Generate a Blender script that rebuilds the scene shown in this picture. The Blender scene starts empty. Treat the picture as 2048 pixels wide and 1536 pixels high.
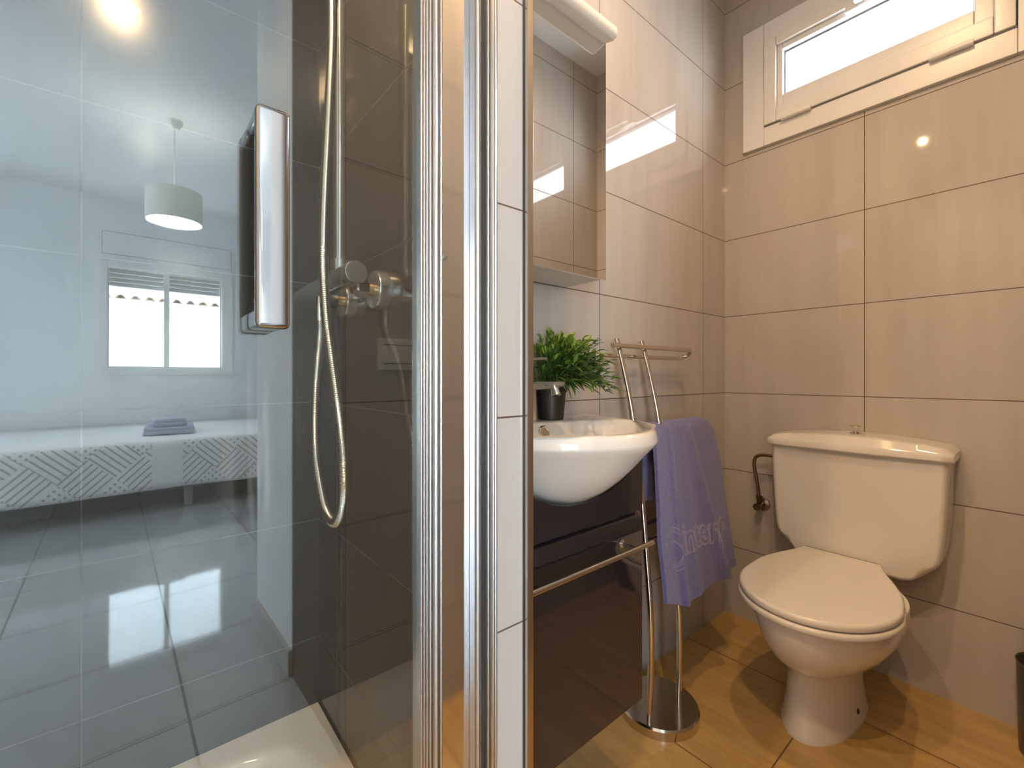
import bpy, bmesh, math, random
from math import pi, sin, cos, radians
from mathutils import Vector, Matrix

random.seed(7)
sc = bpy.context.scene
C = sc.collection

# ---------------------------------------------------------------- camera
F_PX, YAW, HORIZON, EYE = 891.6, 50.06, 752.0, 0.932
cam_d = bpy.data.cameras.new('camera')
cam_d.sensor_fit = 'HORIZONTAL'
cam_d.sensor_width = 36.0
cam_d.lens = 36.0 * F_PX / 2048
cam_d.shift_y = -(768 - HORIZON) / 2048
cam_d.clip_start = 0.02
cam = bpy.data.objects.new('camera', cam_d)
C.objects.link(cam)
cam.location = (0, 0, EYE)
cam.rotation_euler = (radians(90), 0, radians(YAW))
sc.camera = cam

# ---------------------------------------------------------------- view, sky, sun
sc.view_settings.view_transform = 'Standard'
sc.view_settings.look = 'None'
sc.view_settings.gamma = 1.0
sc.view_settings.use_curve_mapping = False
sc.view_settings.exposure = 0.0

wd = bpy.data.worlds.new('sky')
sc.world = wd
wd.use_nodes = True
wn = wd.node_tree.nodes
bg = wn['Background']
bg.inputs[0].default_value = (0.77, 0.885, 1.0, 1)
bg.inputs[1].default_value = 21.0

def add_light(name, kind, loc, energy, color, rot=(0, 0, 0), **kw):
    d = bpy.data.lights.new(name, kind)
    d.energy = energy
    d.color = color
    for k, v in kw.items():
        setattr(d, k, v)
    o = bpy.data.objects.new(name, d)
    o.location = loc
    o.rotation_euler = rot
    C.objects.link(o)
    return o

sun = add_light('sun', 'SUN', (0, 0, 12), 110.0, (1.0, 0.95, 0.86), angle=radians(0.6))
sun.rotation_euler = Vector((0.62, 0.0, -0.785)).to_track_quat('-Z', 'Y').to_euler()

def portal(name, loc, rot, sx, sy):
    o = add_light(name, 'AREA', loc, 1.0, (1, 1, 1), rot, shape='RECTANGLE', size=sx, size_y=sy)
    o.data.cycles.is_portal = True
    return o
portal('bedroom_window_portal', (4.72, 0.40, 1.45), (0, radians(90), 0), 1.0, 0.98)
portal('added_window_portal', (2.8, -2.02, 1.05), (radians(90), 0, 0), 1.7, 2.1)  # daylight through the added, unseen bedroom opening
portal('bathroom_window_portal', (-0.36, 1.90, 2.02), (radians(-90), 0, 0), 0.72, 0.42)

WARM = (1.0, 0.65, 0.34)
SPOTS = [
    ('round recessed ceiling spotlight above the shower door', (-0.50, -0.27, 2.45), 41, WARM),
    ('round recessed ceiling spotlight above the bathroom doorway', (0.02, -0.06, 2.45), 41, WARM),
    ('added unseen ceiling spotlight over the toilet nook, brightening the mirror wall', (-0.22, 0.82, 2.45), 31, WARM),  # extra lamp, added to lift the mirror wall
    ('round recessed ceiling spotlight in the bedroom, mirrored in the shower glass', (1.63, 0.044, 2.57), 25, (1.0, 0.84, 0.66)),
]

# ---------------------------------------------------------------- materials
def mat(name):
    m = bpy.data.materials.new(name)
    m.use_nodes = True
    return m, m.node_tree.nodes, m.node_tree.links, m.node_tree.nodes['Principled BSDF']

def P(name, col, rough=0.4, metal=0.0, spec=0.5, coat=0.0, sheen=0.0, bump=None, vary=None, trans=0.0, aniso=0.0):
    m, N, L, b = mat(name)
    b.inputs['Base Color'].default_value = (*col, 1)
    b.inputs['Roughness'].default_value = rough
    b.inputs['Metallic'].default_value = metal
    b.inputs['Specular IOR Level'].default_value = spec
    b.inputs['Coat Weight'].default_value = coat
    b.inputs['Coat Roughness'].default_value = 0.04
    b.inputs['Sheen Weight'].default_value = sheen
    b.inputs['Transmission Weight'].default_value = trans
    b.inputs['Anisotropic'].default_value = aniso
    tc = N.new('ShaderNodeTexCoord')
    if bump:
        n = N.new('ShaderNodeTexNoise')
        n.inputs['Scale'].default_value = bump[0]
        n.inputs['Detail'].default_value = 3
        L.new(tc.outputs['Object'], n.inputs['Vector'])
        bp = N.new('ShaderNodeBump')
        bp.inputs['Strength'].default_value = bump[1]
        bp.inputs['Distance'].default_value = bump[2] if len(bump) > 2 else 0.002
        L.new(n.outputs['Fac'], bp.inputs['Height'])
        L.new(bp.outputs['Normal'], b.inputs['Normal'])
    if vary:
        n = N.new('ShaderNodeTexNoise')
        n.inputs['Scale'].default_value = vary[0]
        n.inputs['Detail'].default_value = 4
        L.new(tc.outputs['Object'], n.inputs['Vector'])
        mx = N.new('ShaderNodeMix'); mx.data_type = 'RGBA'
        mx.inputs[6].default_value = (*[c * (1 - vary[1]) for c in col], 1)
        mx.inputs[7].default_value = (*[min(1, c * (1 + vary[1])) for c in col], 1)
        L.new(n.outputs['Fac'], mx.inputs[0])
        L.new(mx.outputs[2], b.inputs['Base Color'])
    return m

def emit(name, col, strength):
    m, N, L, b = mat(name)
    b.inputs['Base Color'].default_value = (*col, 1)
    b.inputs['Emission Color'].default_value = (*col, 1)
    b.inputs['Emission Strength'].default_value = strength
    return m

def math_node(N, L, op, a, b=None, c=None):
    n = N.new('ShaderNodeMath'); n.operation = op
    for i, v in enumerate((a, b, c)):
        if v is None: continue
        if isinstance(v, (int, float)): n.inputs[i].default_value = v
        else: L.new(v, n.inputs[i])
    return n.outputs[0]

def tile(name, col, grout, axis_u, u0, su, axis_v, v0, sv, rough=0.032, joint=0.0026, grain=(1, 1, 1), gscale=1.0, gamp=0.10, wav=0.05, vein=None, fleck=None):
    """Rectangular tiles laid on a world grid: joints at u0+k*su and v0+k*sv."""
    m, N, L, b = mat(name)
    geo = N.new('ShaderNodeNewGeometry')
    sep = N.new('ShaderNodeSeparateXYZ')
    L.new(geo.outputs['Position'], sep.inputs[0])
    def line(ax, o, s):
        d = math_node(N, L, 'SUBTRACT', sep.outputs[ax], o)
        d = math_node(N, L, 'PINGPONG', d, s / 2)
        return math_node(N, L, 'LESS_THAN', d, joint / 2)
    def cell(ax, o, s):
        d = math_node(N, L, 'SUBTRACT', sep.outputs[ax], o)
        d = math_node(N, L, 'DIVIDE', d, s)
        return math_node(N, L, 'FLOOR', d)
    j = math_node(N, L, 'MAXIMUM', line(axis_u, u0, su), line(axis_v, v0, sv))
    mp = N.new('ShaderNodeMapping')
    mp.inputs['Scale'].default_value = grain
    L.new(geo.outputs['Position'], mp.inputs['Vector'])
    # every tile takes its own cut of the grain
    cu = cell(axis_u, u0, su); cv = cell(axis_v, v0, sv)
    off = N.new('ShaderNodeCombineXYZ')
    L.new(math_node(N, L, 'MULTIPLY', cu, 3.7), off.inputs[0])
    L.new(math_node(N, L, 'MULTIPLY', cv, 5.3), off.inputs[1])
    L.new(math_node(N, L, 'MULTIPLY', cv, 2.9), off.inputs[2])
    L.new(off.outputs[0], mp.inputs['Location'])
    n = N.new('ShaderNodeTexNoise')
    n.inputs['Scale'].default_value = gscale
    n.inputs['Detail'].default_value = 6
    n.inputs['Roughness'].default_value = 0.6
    L.new(mp.outputs[0], n.inputs['Vector'])
    rp = N.new('ShaderNodeMapRange')
    rp.inputs[1].default_value = 0.3; rp.inputs[2].default_value = 0.7
    L.new(n.outputs['Fac'], rp.inputs[0])
    mx = N.new('ShaderNodeMix'); mx.data_type = 'RGBA'
    lo = vein if vein else [c * (1 - gamp) for c in col]
    mx.inputs[6].default_value = (*lo, 1)
    mx.inputs[7].default_value = (*[min(1, c * (1 + gamp)) for c in col], 1)
    L.new(rp.outputs[0], mx.inputs[0])
    m2 = N.new('ShaderNodeMix'); m2.data_type = 'RGBA'
    L.new(mx.outputs[2], m2.inputs[6])
    m2.inputs[7].default_value = (*grout, 1)
    L.new(j, m2.inputs[0])
    L.new(m2.outputs[2], b.inputs['Base Color'])
    L.new(math_node(N, L, 'MULTIPLY_ADD', j, 0.6, rough), b.inputs['Roughness'])
    # slightly uneven glaze and sunk joints
    n2 = N.new('ShaderNodeTexNoise'); n2.inputs['Scale'].default_value = 5.0
    n2.inputs['Detail'].default_value = 1
    L.new(geo.outputs['Position'], n2.inputs['Vector'])
    h = math_node(N, L, 'MULTIPLY_ADD', j, -1.0, math_node(N, L, 'MULTIPLY', n2.outputs['Fac'], wav))
    bp = N.new('ShaderNodeBump')
    bp.inputs['Strength'].default_value = 0.35
    bp.inputs['Distance'].default_value = 0.002
    L.new(h, bp.inputs['Height'])
    L.new(bp.outputs['Normal'], b.inputs['Normal'])
    return m

def glass(name, f0=0.045, tint=(0.95, 0.98, 0.96), haze=0.0, haze_col=(0.8, 0.85, 0.85), dirt=False):
    """Clear pane: Schlick reflection over plain transmission, with an optional limescale film."""
    m, N, L, b = mat(name)
    N.remove(b)
    out = N['Material Output']
    lw = N.new('ShaderNodeLayerWeight'); lw.inputs['Blend'].default_value = 0.5
    p5 = math_node(N, L, 'POWER', lw.outputs['Facing'], 5.0)
    fr = math_node(N, L, 'MULTIPLY_ADD', p5, 1 - f0, f0)
    tr = N.new('ShaderNodeBsdfTransparent'); tr.inputs[0].default_value = (*tint, 1)
    gl = N.new('ShaderNodeBsdfGlossy'); gl.inputs['Roughness'].default_value = 0.0
    gl.inputs['Color'].default_value = (0.92, 0.98, 1.0, 1)
    body = tr.outputs[0]
    if haze > 0:
        df = N.new('ShaderNodeBsdfDiffuse'); df.inputs[0].default_value = (*haze_col, 1)
        tl = N.new('ShaderNodeBsdfTranslucent'); tl.inputs[0].default_value = (*haze_col, 1)
        hz = N.new('ShaderNodeMixShader'); hz.inputs[0].default_value = 0.4
        L.new(df.outputs[0], hz.inputs[1]); L.new(tl.outputs[0], hz.inputs[2])
        mxs = N.new('ShaderNodeMixShader')
        tc = N.new('ShaderNodeTexCoord')
        def noise(scale, map_scale, lo, hi, det=3):
            mp = N.new('ShaderNodeMapping'); mp.inputs['Scale'].default_value = map_scale
            L.new(tc.outputs['Object'], mp.inputs[0])
            n = N.new('ShaderNodeTexNoise'); n.inputs['Scale'].default_value = scale
            n.inputs['Detail'].default_value = det
            L.new(mp.outputs[0], n.inputs['Vector'])
            r = N.new('ShaderNodeMapRange'); r.inputs[1].default_value = lo; r.inputs[2].default_value = hi
            L.new(n.outputs['Fac'], r.inputs[0])
            return r.outputs[0]
        streak = noise(9, (1, 9, 0.5), 0.50, 0.80)
        cloud = noise(5, (1, 1, 1), 0.35, 0.75)
        fleck = noise(260, (1, 1, 1), 0.66, 0.74, 1)
        v = math_node(N, L, 'MULTIPLY_ADD', math_node(N, L, 'MULTIPLY', streak, cloud), haze * 1.6, haze)
        v = math_node(N, L, 'MULTIPLY_ADD', math_node(N, L, 'MULTIPLY', fleck, cloud), haze * 2.5, v)
        sp_ = N.new('ShaderNodeSeparateXYZ'); L.new(tc.outputs['Object'], sp_.inputs[0])
        run = noise(30, (1, 3.0, 0.18), 0.52, 0.66, 2)
        near = math_node(N, L, 'SUBTRACT', 1.0, math_node(N, L, 'MULTIPLY', math_node(N, L, 'ABSOLUTE', math_node(N, L, 'ADD', sp_.outputs[1], 0.172)), 26.0))
        below = math_node(N, L, 'MULTIPLY', math_node(N, L, 'SUBTRACT', 0.975, sp_.outputs[2]), 12.0)
        fade = math_node(N, L, 'MULTIPLY', math_node(N, L, 'SUBTRACT', sp_.outputs[2], 0.72), 8.0)
        cl = lambda q: math_node(N, L, 'MINIMUM', math_node(N, L, 'MAXIMUM', q, 0.0), 1.0)
        run = math_node(N, L, 'MULTIPLY', math_node(N, L, 'MULTIPLY', run, cl(near)), math_node(N, L, 'MULTIPLY', cl(below), cl(fade)))
        v = math_node(N, L, 'MULTIPLY_ADD', run, haze * 26, v)
        L.new(v, mxs.inputs[0])
        L.new(tr.outputs[0], mxs.inputs[1]); L.new(hz.outputs[0], mxs.inputs[2])
        body = mxs.outputs[0]
    ms = N.new('ShaderNodeMixShader')
    L.new(fr, ms.inputs[0]); L.new(body, ms.inputs[1]); L.new(gl.outputs[0], ms.inputs[2])
    L.new(ms.outputs[0], out.inputs['Surface'])
    return m

ROW = 0.8655
TC, TG = (0.50, 0.455, 0.405), (0.10, 0.065, 0.045)
M = {}
M['tile_window'] = tile('greige tile window wall', TC, TG, 0, -0.3706, 0.6, 2, ROW, 0.3, grain=(14, 14, 1.2), gamp=0.07)
M['tile_side'] = tile('greige tile side wall', TC, TG, 1, 1.0085, 0.6, 2, ROW, 0.3, grain=(14, 14, 1.2), gamp=0.07)
M['tile_end_lit'] = tile('daylight tinted tile pier', (0.50, 0.485, 0.465), TG, 1, 3.0, 6.0, 2, ROW + 0.008, 0.3, grain=(14, 14, 1.2), gamp=0.03)  # cool daylight on the pier end is mixed into this tile colour
M['tile_dark_x'] = tile('charcoal tile shower x', (0.028, 0.025, 0.023), (0.075, 0.072, 0.070), 0, -1.66, 0.6, 2, ROW, 0.3, rough=0.05, joint=0.002, grain=(2, 2, 2), gamp=0.12)
M['tile_dark_y'] = tile('charcoal tile shower y', (0.030, 0.028, 0.027), (0.075, 0.072, 0.070), 1, -0.085, 0.6, 2, ROW, 0.3, rough=0.15, joint=0.002, grain=(2, 2, 2), gamp=0.12)
M['floor'] = tile('beige travertine floor tile', (0.56, 0.355, 0.135), (0.13, 0.075, 0.03), 0, -0.416, 0.45, 1, 1.045, 0.4525, rough=0.13, joint=0.0034,
                  grain=(3.0, 16.0, 4), gscale=1.6, gamp=0.10, vein=(0.46, 0.28, 0.10), wav=0.10)
M['floor_bed'] = tile('grey beige floor tile', (0.35, 0.365, 0.385), (0.08, 0.08, 0.085), 0, -0.406, 0.45, 1, 1.045, 0.4525, rough=0.07, joint=0.0070,
                  grain=(3.0, 16.0, 4), gscale=1.6, gamp=0.05, wav=0.04)
M['floor_bed'].node_tree.nodes['Principled BSDF'].inputs['Coat Weight'].default_value = 1.0
M['floor_bed'].node_tree.nodes['Principled BSDF'].inputs['Coat Roughness'].default_value = 0.05
M['paint'] = P('white wall paint', (0.80, 0.81, 0.82), 0.6, bump=(60, 0.05))
M['ceiling'] = P('white ceiling paint', (0.82, 0.82, 0.82), 0.7)
M['skirting'] = P('grey skirting tile', (0.42, 0.40, 0.37), 0.25)
M['ceramic'] = P('white glazed ceramic', (0.76, 0.72, 0.66), 0.10, coat=0.4)
M['seat'] = P('white seat plastic', (0.78, 0.735, 0.66), 0.16, coat=0.15)
M['pvc'] = P('white window pvc', (0.80, 0.785, 0.765), 0.30)
M['pvc_matt'] = P('satin white pvc', (0.80, 0.79, 0.78), 0.55)
M['pvc_gap'] = P('grey rubber gasket', (0.16, 0.17, 0.19), 0.5)
M['chrome'] = P('polished chrome', (0.82, 0.83, 0.84), 0.05, metal=1)
M['chrome_soft'] = P('worn chrome', (0.62, 0.62, 0.62), 0.22, metal=0.85)
M['chrome_grip'] = P('dull polished steel', (0.36, 0.365, 0.37), 0.10, metal=1)
M['chrome_dim'] = P('brushed steel', (0.56, 0.53, 0.50), 0.22, metal=1)
M['steel'] = P('steel tube', (0.66, 0.60, 0.53), 0.16, metal=1)
M['hose'] = P('metal shower hose', (0.72, 0.69, 0.64), 0.25, metal=1)
M['brass'] = P('aged chromed brass', (0.30, 0.22, 0.15), 0.28, metal=1)
M['gold'] = P('bare brass thread', (0.72, 0.50, 0.25), 0.25, metal=1)
M['alu'] = P('satin aluminium', (0.50, 0.495, 0.49), 0.28, metal=1)
M['alu_pol'] = P('polished aluminium panel', (0.80, 0.82, 0.86), 0.07, metal=1, bump=(900, 0.02, 0.0005))
M['rubber'] = P('dark rubber seal', (0.03, 0.03, 0.03), 0.5)
M['clear_seal'] = P('frosted seal strip', (0.55, 0.56, 0.56), 0.3)
M['lacquer'] = P('anthracite gloss lacquer', (0.016, 0.014, 0.017), 0.06, coat=0.5)
M['mirror'] = P('silvered mirror', (0.86, 0.87, 0.87), 0.012, metal=1)
M['white_lac'] = P('white cabinet board', (0.72, 0.70, 0.66), 0.3)
M['lampbar'] = P('cream lamp diffuser', (0.80, 0.75, 0.68), 0.25)
M['pot'] = P('matt black plastic pot', (0.012, 0.011, 0.011), 0.42)
M['soil'] = P('dark filler in pot', (0.02, 0.016, 0.012), 0.9)
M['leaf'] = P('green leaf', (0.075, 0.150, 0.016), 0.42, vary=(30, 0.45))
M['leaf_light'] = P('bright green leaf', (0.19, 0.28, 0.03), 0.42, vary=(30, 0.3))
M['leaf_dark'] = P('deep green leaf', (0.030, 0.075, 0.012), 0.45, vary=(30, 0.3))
M['towel'] = P('lilac blue terry', (0.125, 0.118, 0.36), 0.95, sheen=0.5, bump=(330, 1.0, 0.006), vary=(150, 0.32))
M['towel_flat'] = P('lilac flat weave', (0.27, 0.255, 0.45), 0.85, sheen=0.3, bump=(900, 0.3, 0.002))
M['towel_bed'] = P('blue grey terry', (0.36, 0.41, 0.52), 0.95, sheen=0.4, bump=(500, 0.6, 0.003))
M['bin'] = P('dark grey metal bin', (0.13, 0.12, 0.115), 0.35, metal=0.3)
M['tray'] = P('white acrylic tray', (0.80, 0.77, 0.72), 0.12, coat=0.3)
M['switch'] = P('white switch plastic', (0.75, 0.73, 0.68), 0.3)
M['bulb'] = emit('glowing halogen lens', (1.0, 0.72, 0.42), 7.0)
M['bulb_bed'] = emit('glowing pendant diffuser', (1.0, 0.97, 0.92), 75.0)
M['shade'] = P('translucent cream lampshade', (0.78, 0.79, 0.72), 0.7, trans=0.0)
M['lining'] = P('dark brown door lining', (0.10, 0.068, 0.045), 0.6, spec=0.15, vary=(12, 0.3))
M['wood'] = P('grey bed timber', (0.25, 0.23, 0.21), 0.5)
M['facade'] = P('sunlit white render', (0.82, 0.80, 0.76), 0.9, bump=(30, 0.2))
M['terracotta'] = P('terracotta roof tile', (0.60, 0.43, 0.33), 0.8, vary=(6, 0.4))
M['facade_frame'] = P('grey window frame', (0.18, 0.19, 0.20), 0.4)
M['shutter'] = P('grey white shutter slat', (0.45, 0.46, 0.47), 0.5)
M['pane'] = glass('window glass', 0.04, (0.97, 0.985, 0.98))
M['door_glass'] = glass('shower glass', 0.10, (0.93, 0.96, 0.95), haze=0.008)

# bedspread: quilted white cloth with a grey herringbone and dot print on its hanging side
def bedspread_mat():
    m, N, L, b = mat('patterned bedspread')
    tc = N.new('ShaderNodeTexCoord')
    sep = N.new('ShaderNodeSeparateXYZ'); L.new(tc.outputs['Object'], sep.inputs[0])
    y, z = sep.outputs[1], sep.outputs[2]
    a = math_node(N, L, 'ADD', y, z); d = math_node(N, L, 'SUBTRACT', y, z)
    def frac_lt(v, s, w):
        return math_node(N, L, 'LESS_THAN', math_node(N, L, 'PINGPONG', v, s / 2), w)
    sa, sd = frac_lt(a, 0.048, 0.007), frac_lt(d, 0.048, 0.007)
    dots = math_node(N, L, 'MULTIPLY', frac_lt(a, 0.046, 0.010), frac_lt(d, 0.046, 0.010))
    ca = math_node(N, L, 'FLOOR', math_node(N, L, 'DIVIDE', a, 0.27))
    cd = math_node(N, L, 'FLOOR', math_node(N, L, 'DIVIDE', d, 0.27))
    k = math_node(N, L, 'FLOORED_MODULO', math_node(N, L, 'MULTIPLY_ADD', cd, 2.0, ca), 3.0)
    is0 = math_node(N, L, 'LESS_THAN', k, 0.5)
    is2 = math_node(N, L, 'GREATER_THAN', k, 1.5)
    is1 = math_node(N, L, 'SUBTRACT', math_node(N, L, 'SUBTRACT', 1.0, is0), is2)
    pat = math_node(N, L, 'MULTIPLY', sa, is0)
    pat = math_node(N, L, 'MAXIMUM', pat, math_node(N, L, 'MULTIPLY', sd, is2))
    pat = math_node(N, L, 'MAXIMUM', pat, math_node(N, L, 'MULTIPLY', dots, is1))
    mx = N.new('ShaderNodeMix'); mx.data_type = 'RGBA'
    mx.inputs[6].default_value = (0.87, 0.87, 0.87, 1)
    mx.inputs[7].default_value = (0.47, 0.455, 0.44, 1)
    geo = N.new('ShaderNodeNewGeometry')
    sn = N.new('ShaderNodeSeparateXYZ'); L.new(geo.outputs['Normal'], sn.inputs[0])
    side = math_node(N, L, 'LESS_THAN', math_node(N, L, 'ABSOLUTE', sn.outputs[2]), 0.6)
    blank = math_node(N, L, 'GREATER_THAN', math_node(N, L, 'ABSOLUTE', math_node(N, L, 'SUBTRACT', y, 0.27)), 0.085)
    pat = math_node(N, L, 'MULTIPLY', pat, blank)
    L.new(math_node(N, L, 'MULTIPLY', pat, side), mx.inputs[0])
    L.new(mx.outputs[2], b.inputs['Base Color'])
    b.inputs['Roughness'].default_value = 0.9
    n = N.new('ShaderNodeTexNoise'); n.inputs['Scale'].default_value = 90
    L.new(tc.outputs['Object'], n.inputs['Vector'])
    bp = N.new('ShaderNodeBump'); bp.inputs['Strength'].default_value = 0.5; bp.inputs['Distance'].default_value = 0.004
    h = math_node(N, L, 'MULTIPLY_ADD', pat, -1.5, n.outputs['Fac'])
    L.new(h, bp.inputs['Height']); L.new(bp.outputs['Normal'], b.inputs['Normal'])
    return m
M['bedspread'] = bedspread_mat()

# ---------------------------------------------------------------- mesh helpers
def new(): return bmesh.new()

def box(bm, lo, hi, bevel=0.0, seg=2, mi=0):
    lo, hi = Vector(lo), Vector(hi)
    c = (lo + hi) / 2; s = hi - lo
    r = bmesh.ops.create_cube(bm, size=1.0, matrix=Matrix.Translation(c) @ Matrix.Diagonal((*s, 1)))
    vs = r['verts']
    fs = {f for v in vs for f in v.link_faces}
    for f in fs: f.material_index = mi
    if bevel > 0:
        es = list({e for v in vs for e in v.link_edges})
        bmesh.ops.bevel(bm, geom=es, offset=bevel, segments=seg, affect='EDGES', profile=0.5)
    return bm

def ring_frame(bm, lo, hi, w, axis, bevel=0.0):
    """Rectangular frame in the plane normal to axis (0 or 1), w = bar widths (l, r, b, t)."""
    lo, hi = list(lo), list(hi)
    u = 1 - axis
    wl, wr, wb, wt = w
    def part(a0, a1, z0, z1):
        l, h = list(lo), list(hi)
        l[u], h[u], l[2], h[2] = a0, a1, z0, z1
        box(bm, l, h, bevel)
    part(lo[u], lo[u] + wl, lo[2], hi[2])
    part(hi[u] - wr, hi[u], lo[2], hi[2])
    part(lo[u] + wl, hi[u] - wr, lo[2], lo[2] + wb)
    part(lo[u] + wl, hi[u] - wr, hi[2] - wt, hi[2])
    return bm

def spline(pts, n=8, closed=False):
    pts = [Vector(p) for p in pts]
    out = []
    m = len(pts)
    rng = range(m) if closed else range(m - 1)
    for i in rng:
        p1, p2 = pts[i], pts[(i + 1) % m]
        p0 = pts[(i - 1) % m] if (closed or i > 0) else p1 * 2 - p2
        p3 = pts[(i + 2) % m] if (closed or i + 2 < m) else p2 * 2 - p1
        for k in range(n):
            t = k / n
            out.append(0.5 * ((2 * p1) + (p2 - p0) * t + (2 * p0 - 5 * p1 + 4 * p2 - p3) * t * t + (3 * p1 - p0 - 3 * p2 + p3) * t ** 3))
    if not closed: out.append(pts[-1])
    return out

def tube(bm, pts, r, n=12, closed=False, caps=True):
    pts = [Vector(p) for p in pts]
    m = len(pts)
    rad = r if isinstance(r, (list, tuple)) else [r] * m
    tang = []
    for i in range(m):
        if closed: t = pts[(i + 1) % m] - pts[i - 1]
        else: t = pts[min(i + 1, m - 1)] - pts[max(i - 1, 0)]
        tang.append(t.normalized())
    ref = Vector((0, 0, 1)) if abs(tang[0].z) < 0.9 else Vector((1, 0, 0))
    nrm = (ref - tang[0] * ref.dot(tang[0])).normalized()
    rings = []
    for i in range(m):
        nrm = (nrm - tang[i] * nrm.dot(tang[i])).normalized()
        bn = tang[i].cross(nrm)
        rings.append([bm.verts.new(pts[i] + (nrm * cos(2 * pi * k / n) + bn * sin(2 * pi * k / n)) * rad[i]) for k in range(n)])
    for i in range(m if closed else m - 1):
        a, b = rings[i], rings[(i + 1) % m]
        for k in range(n):
            bm.faces.new((a[k], a[(k + 1) % n], b[(k + 1) % n], b[k]))
    if caps and not closed:
        bm.faces.new(rings[0][::-1]); bm.faces.new(rings[-1])
    return bm

def lathe(bm, prof, origin=(0, 0, 0), axis='z', n=32):
    """prof: list of (radius, height); closed at zero radius ends."""
    o = Vector(origin)
    ax = {'x': (Vector((0, 1, 0)), Vector((0, 0, 1)), Vector((1, 0, 0))),
          'y': (Vector((0, 0, 1)), Vector((1, 0, 0)), Vector((0, 1, 0))),
          'z': (Vector((1, 0, 0)), Vector((0, 1, 0)), Vector((0, 0, 1)))}[axis] if isinstance(axis, str) else axis
    rings = []
    for r, h in prof:
        if r < 1e-6: rings.append([bm.verts.new(o + ax[2] * h)])
        else: rings.append([bm.verts.new(o + ax[2] * h + (ax[0] * cos(2 * pi * k / n) + ax[1] * sin(2 * pi * k / n)) * r) for k in range(n)])
    for a, b in zip(rings, rings[1:]):
        for k in range(n):
            k2 = (k + 1) % n
            if len(a) == 1 and len(b) == 1: continue
            if len(a) == 1: bm.faces.new((a[0], b[k2], b[k]))
            elif len(b) == 1: bm.faces.new((a[k], a[k2], b[0]))
            else: bm.faces.new((a[k], a[k2], b[k2], b[k]))
    return bm

def loft(bm, rings, cap0=True, cap1=True, closed=True):
    vr = [[bm.verts.new(p) for p in r] for r in rings]
    n = len(vr[0])
    for a, b in zip(vr, vr[1:]):
        for k in range(n if closed else n - 1):
            k2 = (k + 1) % n
            bm.faces.new((a[k], a[k2], b[k2], b[k]))
    if cap0: bm.faces.new(vr[0][::-1])
    if cap1: bm.faces.new(vr[-1])
    return bm

def prism(bm, outline, lo, hi, axis='z', bevel=0.0, seg=2):
    """Extrude a 2D outline along an axis."""
    def pt(p, h):
        if axis == 'z': return (p[0], p[1], h)
        if axis == 'y': return (p[0], h, p[1])
        return (h, p[0], p[1])
    a = [bm.verts.new(pt(p, lo)) for p in outline]
    b = [bm.verts.new(pt(p, hi)) for p in outline]
    n = len(a)
    fs = [bm.faces.new(a[::-1]), bm.faces.new(b)]
    for k in range(n):
        fs.append(bm.faces.new((a[k], a[(k + 1) % n], b[(k + 1) % n], b[k])))
    bmesh.ops.recalc_face_normals(bm, faces=fs)
    if bevel > 0:
        es = list(fs[0].edges) + list(fs[1].edges)
        bmesh.ops.bevel(bm, geom=es, offset=bevel, segments=seg, affect='EDGES', profile=0.5)
    return bm

def obj(name, bm, material, parent=None, sharp=35, subsurf=0, label=None, wn=True):
    """Link one mesh object; with a parent the mesh is stored relative to the parent's base."""
    bmesh.ops.recalc_face_normals(bm, faces=bm.faces[:])
    o3 = Vector((0, 0, 0))
    if parent is not None:
        p = parent
        while p is not None:
            o3 += p.location; p = p.parent
        bmesh.ops.translate(bm, verts=bm.verts[:], vec=-o3)
    me = bpy.data.meshes.new(name)
    bm.to_mesh(me); bm.free()
    mats = material if isinstance(material, (list, tuple)) else [material]
    for m in mats: me.materials.append(m)
    for p in me.polygons: p.use_smooth = True
    me.set_sharp_from_angle(angle=radians(sharp))
    o = bpy.data.objects.new(name, me)
    C.objects.link(o)
    if parent is not None: o.parent = parent
    if wn:
        md = o.modifiers.new('face normals', 'WEIGHTED_NORMAL'); md.keep_sharp = True
    if subsurf:
        md = o.modifiers.new('smooth', 'SUBSURF'); md.levels = subsurf; md.render_levels = subsurf
    if label: o['label'] = label
    return o

def tag(o, label, cat, group=None):
    o['label'] = label; o['category'] = cat
    if group: o['group'] = group
    return o

def thing(name, label, cat, loc=(0, 0, 0), group=None):
    o = bpy.data.objects.new(name, None)
    o.empty_display_size = 0.05
    o.location = loc
    C.objects.link(o)
    return tag(o, label, cat, group)

def struct(name, bm, m, parent=None, sharp=35):
    o = obj(name, bm, m, parent, sharp)
    if parent is None: o['kind'] = 'structure'
    return o

def bx(lo, hi, bevel=0.0): return box(new(), lo, hi, bevel)

# ================================================================ SETTING
YB, XM, XR, SB = 1.785, -0.815, 0.10, -1.195      # window wall, mirror wall, nook wall, shower back wall
CB, CR = 2.45, 2.57                               # bathroom and bedroom ceilings
struct('floor', bx((-1.35, -1.0, -0.12), (XR, 1.95, 0.0)), M['floor'])
struct('floor_bedroom', bx((XR, -2.05, -0.12), (4.7, 2.75, 0.0)), M['floor_bed'])

bm = new()
box(bm, (-0.92, YB, 0), (-0.705, YB + 0.14, CB)); box(bm, (-0.005, YB, 0), (0.20, YB + 0.14, CB))
box(bm, (-0.705, YB, 0), (-0.005, YB + 0.14, 1.815)); box(bm, (-0.705, YB, 2.205), (-0.005, YB + 0.14, CB))
struct('wall_window', bm, M['tile_window'])
struct('wall_mirror', bx((XM - 0.1, 0.443, 0), (XM, YB, CB)), M['tile_side'])
struct('wall_right', bx((XR, 0.5, 0), (XR + 0.1, YB, CB)), M['tile_side'])
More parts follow.
